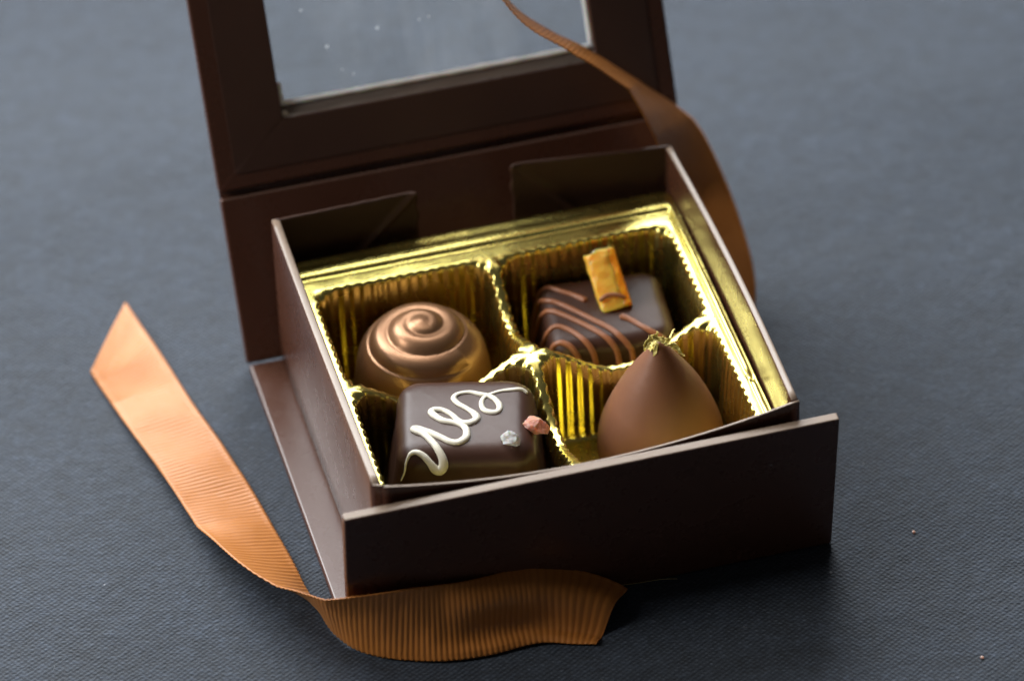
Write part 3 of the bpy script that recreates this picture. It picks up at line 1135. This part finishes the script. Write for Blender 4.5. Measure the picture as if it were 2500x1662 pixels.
peel = strip_piece('orange_strip', -0.32, 0.30, -0.14, 0.20, 1.30, M['peel'], 2.0, st)
strip_piece('orange_skin', 0.15, 0.37, -0.16, 0.19, 1.32, M['zest'], 2.0, peel)
sm = [(-0.27, 0.22, 0.235, .045), (-0.12, 0.27, 0.25, .050), (0.04, 0.25, 0.25, .050), (0.16, 0.19, 0.235, .048), (0.25, 0.12, 0.21, .040)]
pth = [(PB + PW * p.x + PA * p.y + PN * p.z, x[0]) for p, x in catmull(sm, 8)]
v_, f_ = tube(pth, 10, 0.6, [PN] * len(pth))
build('chocolate_drip', v_, f_, M['stripe'], peel)

# crumpled gold leaf over the tip of the cone
TIP = CN_LOC + Vector((-0.035, 0, 3.27))


def leaf():
    vs, fs = [], []
    def strip(pts, seed, nv=9, amp=0.028):
        P = catmull([(a, b, 0, w) for a, b, w in pts], 9)
        off = len(vs)
        for i, (p, x) in enumerate(P):
            q0, q1 = P[max(i - 1, 0)][0], P[min(i + 1, len(P) - 1)][0]
            t = (q1 - q0).normalized()
            across = Vector((-t.y, t.x))
            for j in range(nv):
                v = (j / (nv - 1) - 0.5) * 0.95 * x[0] * (1 + 0.8 * fbm(p.x * 14, p.y * 14, seed + (3 if j > nv / 2 else 0), 2))
                nz = Vector((fbm(p.x * 11 + seed, v * 22, i * .25), fbm(p.y * 11, v * 22 + seed, i * .25), fbm(p.x * 9, v * 25, seed)))
                a = p.x + across.x * v * 0.85 + amp * nz.x
                b = p.y + across.y * v * 0.85 + amp * nz.y
                c = -0.10 - abs(v) * 0.9 + amp * 2.2 * nz.z
                vs.append(TIP + C_R * a + C_U * b + C_F * c)
        fs.extend(grid_faces(len(P), nv, off=off))
    strip([(-.30, -.17, .05), (-.27, -.06, .15), (-.20, .04, .20), (-.06, .10, .20), (.07, .04, .14), (.17, .0, .15), (.28, -.05, .15), (.38, -.14, .09), (.47, -.22, .05), (.53, -.28, .015)], 1.0)
    strip([(.14, -.02, .14), (.20, .08, .10), (.25, .17, .05), (.31, .29, .012)], 6.0, 7, 0.03)
    strip([(-.12, .08, .10), (-.06, .16, .07), (-.04, .23, .05)], 9.0, 7, 0.03)
    # torn patch pressed against the side of the tip that faces left and back
    off = len(vs)
    na, nh = 34, 14
    for i in range(na):
        a = math.radians(lerp(95, 240, i / (na - 1)))
        lim = 0.08 + 0.15 * (0.5 + fbm(i * 0.22, 4.0, 1.0, 3))
        for j in range(nh):
            h = lim * j / (nh - 1)
            r = 0.05 + 0.215 * (h / 0.12) ** 0.72 * 0.58
            nz = 0.030 * fbm(i * 0.45, j * 0.5, 2.0, 3) + 0.012
            vs.append(TIP + Vector((math.cos(a) * (r + nz), math.sin(a) * (r + nz), -h + 0.02 + nz)))
    fs.extend(grid_faces(na, nh, off=off))
    o = build('gold_leaf', vs, fs, M['leaf'], cn)
    md = o.modifiers.new('thickness', 'SOLIDIFY'); md.thickness = 0.00004
    return o


leaf()


# ------------------------------------------------------------------ ribbons
RW = 1.60


def ribbon(name, rows, label, crumple=None, ends=(0.0, 0.0)):
    """rows: list of (edge point, unit width direction) control rows; ribs run across the width"""
    P = catmull([(*e, *w) for e, w in rows], 40)
    E_ = [p for p, _ in P]
    Wd = [Vector(x).normalized() for _, x in P]
    L = [0]
    for a, b in zip(E_, E_[1:]): L.append(L[-1] + (b - a).length)
    total = L[-1]
    pitch = 0.118
    nu = int(total / pitch * 8)
    nv = 29
    vs, uvs = [], []
    k = 0
    for i in range(nu + 1):
        s0 = total * i / nu
        for j in range(nv):
            v = j / (nv - 1)
            # slanted scissor cuts at both ends
            s = s0
            if ends[0]: s = max(s, 0) + ends[0] * v * max(0, 1 - s0 / 3.0)
            if ends[1]: s = s - ends[1] * v * max(0, 1 - (total - s0) / 2.0)
            s = min(max(s, 0), total - 1e-6)
            lo_, hi_ = 0, len(L) - 1
            while hi_ - lo_ > 1:
                mid = (lo_ + hi_) // 2
                if L[mid] <= s: lo_ = mid
                else: hi_ = mid
            t = (s - L[lo_]) / max(L[hi_] - L[lo_], 1e-9)
            e = E_[lo_].lerp(E_[hi_], t)
            w = Wd[lo_].lerp(Wd[hi_], t).normalized()
            tg = (E_[hi_] - E_[lo_]).normalized()
            n_ = tg.cross(w).normalized()
            p = e + w * (RW * v)
            sel = min(v, 1 - v) * RW           # distance to the selvage in cm
            ph = math.cos(2 * math.pi * s0 / pitch)
            amp = 0.0055 * sstep(0.055, 0.085, sel) + 0.010 * (1 - sstep(0.03, 0.055, sel))
            off = amp * ph
            if 0.045 < sel < 0.075: off -= 0.012
            if crumple: off += crumple(s0 / total, v)
            vs.append(p + n_ * off)
            uvs.append((s0, v))
    o = build(name, vs, grid_faces(nu + 1, nv), M['ribbon'], None, uvs=uvs, loc=vs[0])
    md = o.modifiers.new('thickness', 'SOLIDIFY'); md.thickness = 0.00022
    tag(o, label, 'ribbon', 'copper ribbons of the gift box')
    return o


# front ribbon: lies on the cloth left of the box, then twists up against the foot of the flap
GZ = ZT + 0.03


def wd(tx, ty, roll):
    """width direction: left of travel at roll 0, straight up at 90, right of travel at 180"""
    t = Vector((tx, ty, 0)).normalized()
    left = Vector((-t.y, t.x, 0))             # left-hand side of the travel direction
    # travelling towards the viewer the far-left of the picture is on the right hand
    side = -left
    a = math.radians(roll)
    return side * math.cos(a) + Vector((0, 0, 1)) * math.sin(a)


rows = [((-2.90, 12.05, GZ + 0.16), wd(0.19, -1, 2)), ((-2.48, 9.96, GZ + 0.10), wd(0.19, -1, -3)), ((-2.13, 8.1, GZ + 0.03), wd(0.19, -1, 3)),
        ((-1.80, 6.5, GZ + 0.05), wd(0.19, -1, 5)), ((-1.44, 4.25, GZ + 0.04), wd(0.12, -1, 10)), ((-1.25, 2.65, GZ + 0.03), (-1.2, -0.35, 0.75)),
        ((-1.15, 1.75, GZ + 0.02), (-0.79, -0.80, 1.05)), ((-1.05, 1.0, GZ + 0.02), (-0.5, -0.75, 1.4)), ((-0.94, 0.3, GZ + 0.02), (-0.25, -0.55, 1.6)),
        ((-0.54, -0.36, GZ + 0.02), (0.0, -0.05, 1.57)), ((0.21, -0.85, GZ + 0.02), (0.2, 0.40, 1.45)), ((1.09, -1.16, GZ + 0.02), (0.16, 0.78, 1.28)), ((2.0, -1.26, GZ + 0.02), (0.1, 0.88, 1.18)),
        ((3.02, -1.22, GZ + 0.03), (0.1, 0.87, 1.05)), ((3.7, -1.45, GZ + 0.02), (0.5, 1.1, 0.75)), ((4.15, -1.60, GZ + 0.02), (1.05, 1.22, 0.35))]


def crump(t, v):
    k = sstep(0.80, 0.88, t) * 0.15 * math.sin(2 * math.pi * (v * 1.15 + 0.25 + (t - 0.75) * 1.3)) * sstep(0.0, 0.2, v)
    k += 0.04 * sstep(0.03, 0.1, t) * (1 - sstep(0.45, 0.6, t)) * math.sin(t * 48 + v * 2.5) * math.sin(math.pi * v)
    return k + 0.02 * fbm(t * 14, v * 1.5, 6)


ribbon('ribbon', rows, 'copper grosgrain ribbon lying on the cloth left of and in front of the box', crump, ends=(1.75, 0))

# upper ribbon: hangs from the lid, passes in front of it and curls down outside the right wall
rows = [((4.70, 12.7, 9.9), (-0.5, -0.75, 0.5)), ((6.03, 11.2, 6.87), (-0.28, -0.75, 0.60)), ((7.55, 10.62, 5.70), (-0.34, -0.82, 0.48)), ((8.75, 10.65, 4.5), (-0.42, -0.98, 0.62)),
        ((9.70, 10.72, 3.5), (-0.75, -1.0, 0.25)), ((10.18, 10.6, 2.88), (-0.95, -0.75, 0.05)), ((10.53, 9.97, 1.9), (-1.1, -0.35, -0.05)), ((10.72, 9.1, 1.0), (-1.2, -0.2, 0.0)),
        ((10.72, 8.25, 0.25), (-1.2, -0.2, 0.1)), ((10.5, 7.6, GZ), (-1.2, -0.1, 0.3)), ((10.1, 6.6, GZ), (-0.8, 0.0, 1.0))]
ribbon('ribbon', rows, 'copper ribbon hanging from the lid and curling behind the right wall of the box', lambda t, v: 0.03 * fbm(t * 9, v, 2), ends=(0, 0.5))

# ------------------------------------------------------------------ crumbs and fibres
def crumb(name, loc, size, mat, label, seed):
    bm = bmesh.new(); bmesh.ops.create_icosphere(bm, subdivisions=2, radius=1)
    vs = [Vector(loc) + Vector((v.co.x, v.co.y, v.co.z * 0.7)) * size * (1 + 0.45 * noise.noise(v.co * 1.7 + Vector((seed, 0, 0)))) for v in bm.verts]
    bm.verts.index_update(); fs = [[v.index for v in f.verts] for f in bm.faces]; bm.free()
    o = build(name, vs, fs, mat, None, smooth=False, loc=loc)
    tag(o, label, 'crumb', 'pink crumbs on the cloth')


crumb('salt_crumb', (11.52, -0.24, ZT + 0.02), 0.035, M['pink_salt'], 'tiny pink crumb on the cloth just right of the front flap', 1)
crumb('salt_crumb', (11.60, -4.25, ZT + 0.02), 0.035, M['pink_salt'], 'tiny pink crumb on the cloth in the lower right corner', 4)
fp = [(Vector(p), 0.0045) for p in ((5.05, -0.16, ZT + 0.18), (5.5, -0.2, ZT + 0.17), (5.95, -0.22, ZT + 0.16), (6.3, -0.26, ZT + 0.12))]
v_, f_ = tube([(p, r[0]) for p, r in [(q, x) for q, x in catmull([(*p, r) for p, r in fp], 8)]], 6)
o = build('paper_fibre', v_, f_, M['fibre'], None, loc=v_[0])
tag(o, 'thin pale fibre sticking out under the front flap', 'fibre')

# stray lint on the cloth: uncountable hair-thin fibres, one mass
lv, lf = [], []
r2 = random.Random(21)
for _ in range(70):
    x, y = r2.uniform(-8, 16), r2.uniform(-5, 16)
    if -1.1 < x < 10.2 and -0.6 < y < 12: continue
    a, L_, cv = r2.uniform(0, 6.28), r2.uniform(0.06, 0.24), r2.uniform(-2.5, 2.5)
    pts = []
    for k in range(7):
        t = k / 6
        aa = a + cv * t * 0.5
        pts.append((Vector((x + L_ * t * math.cos(aa), y + L_ * t * math.sin(aa), cloth_h(x, y) + 0.012 + 0.02 * math.sin(math.pi * t))), r2.uniform(0.002, 0.0035)))
    v_, f_ = tube(pts, 4)
    o_ = len(lv)
    lv += v_; lf += [tuple(i + o_ for i in f) for f in f_]
o = build('lint', lv, lf, M['lint'])
tag(o, 'fine pale lint fibres strewn over the dark tablecloth', 'lint', kind='stuff')
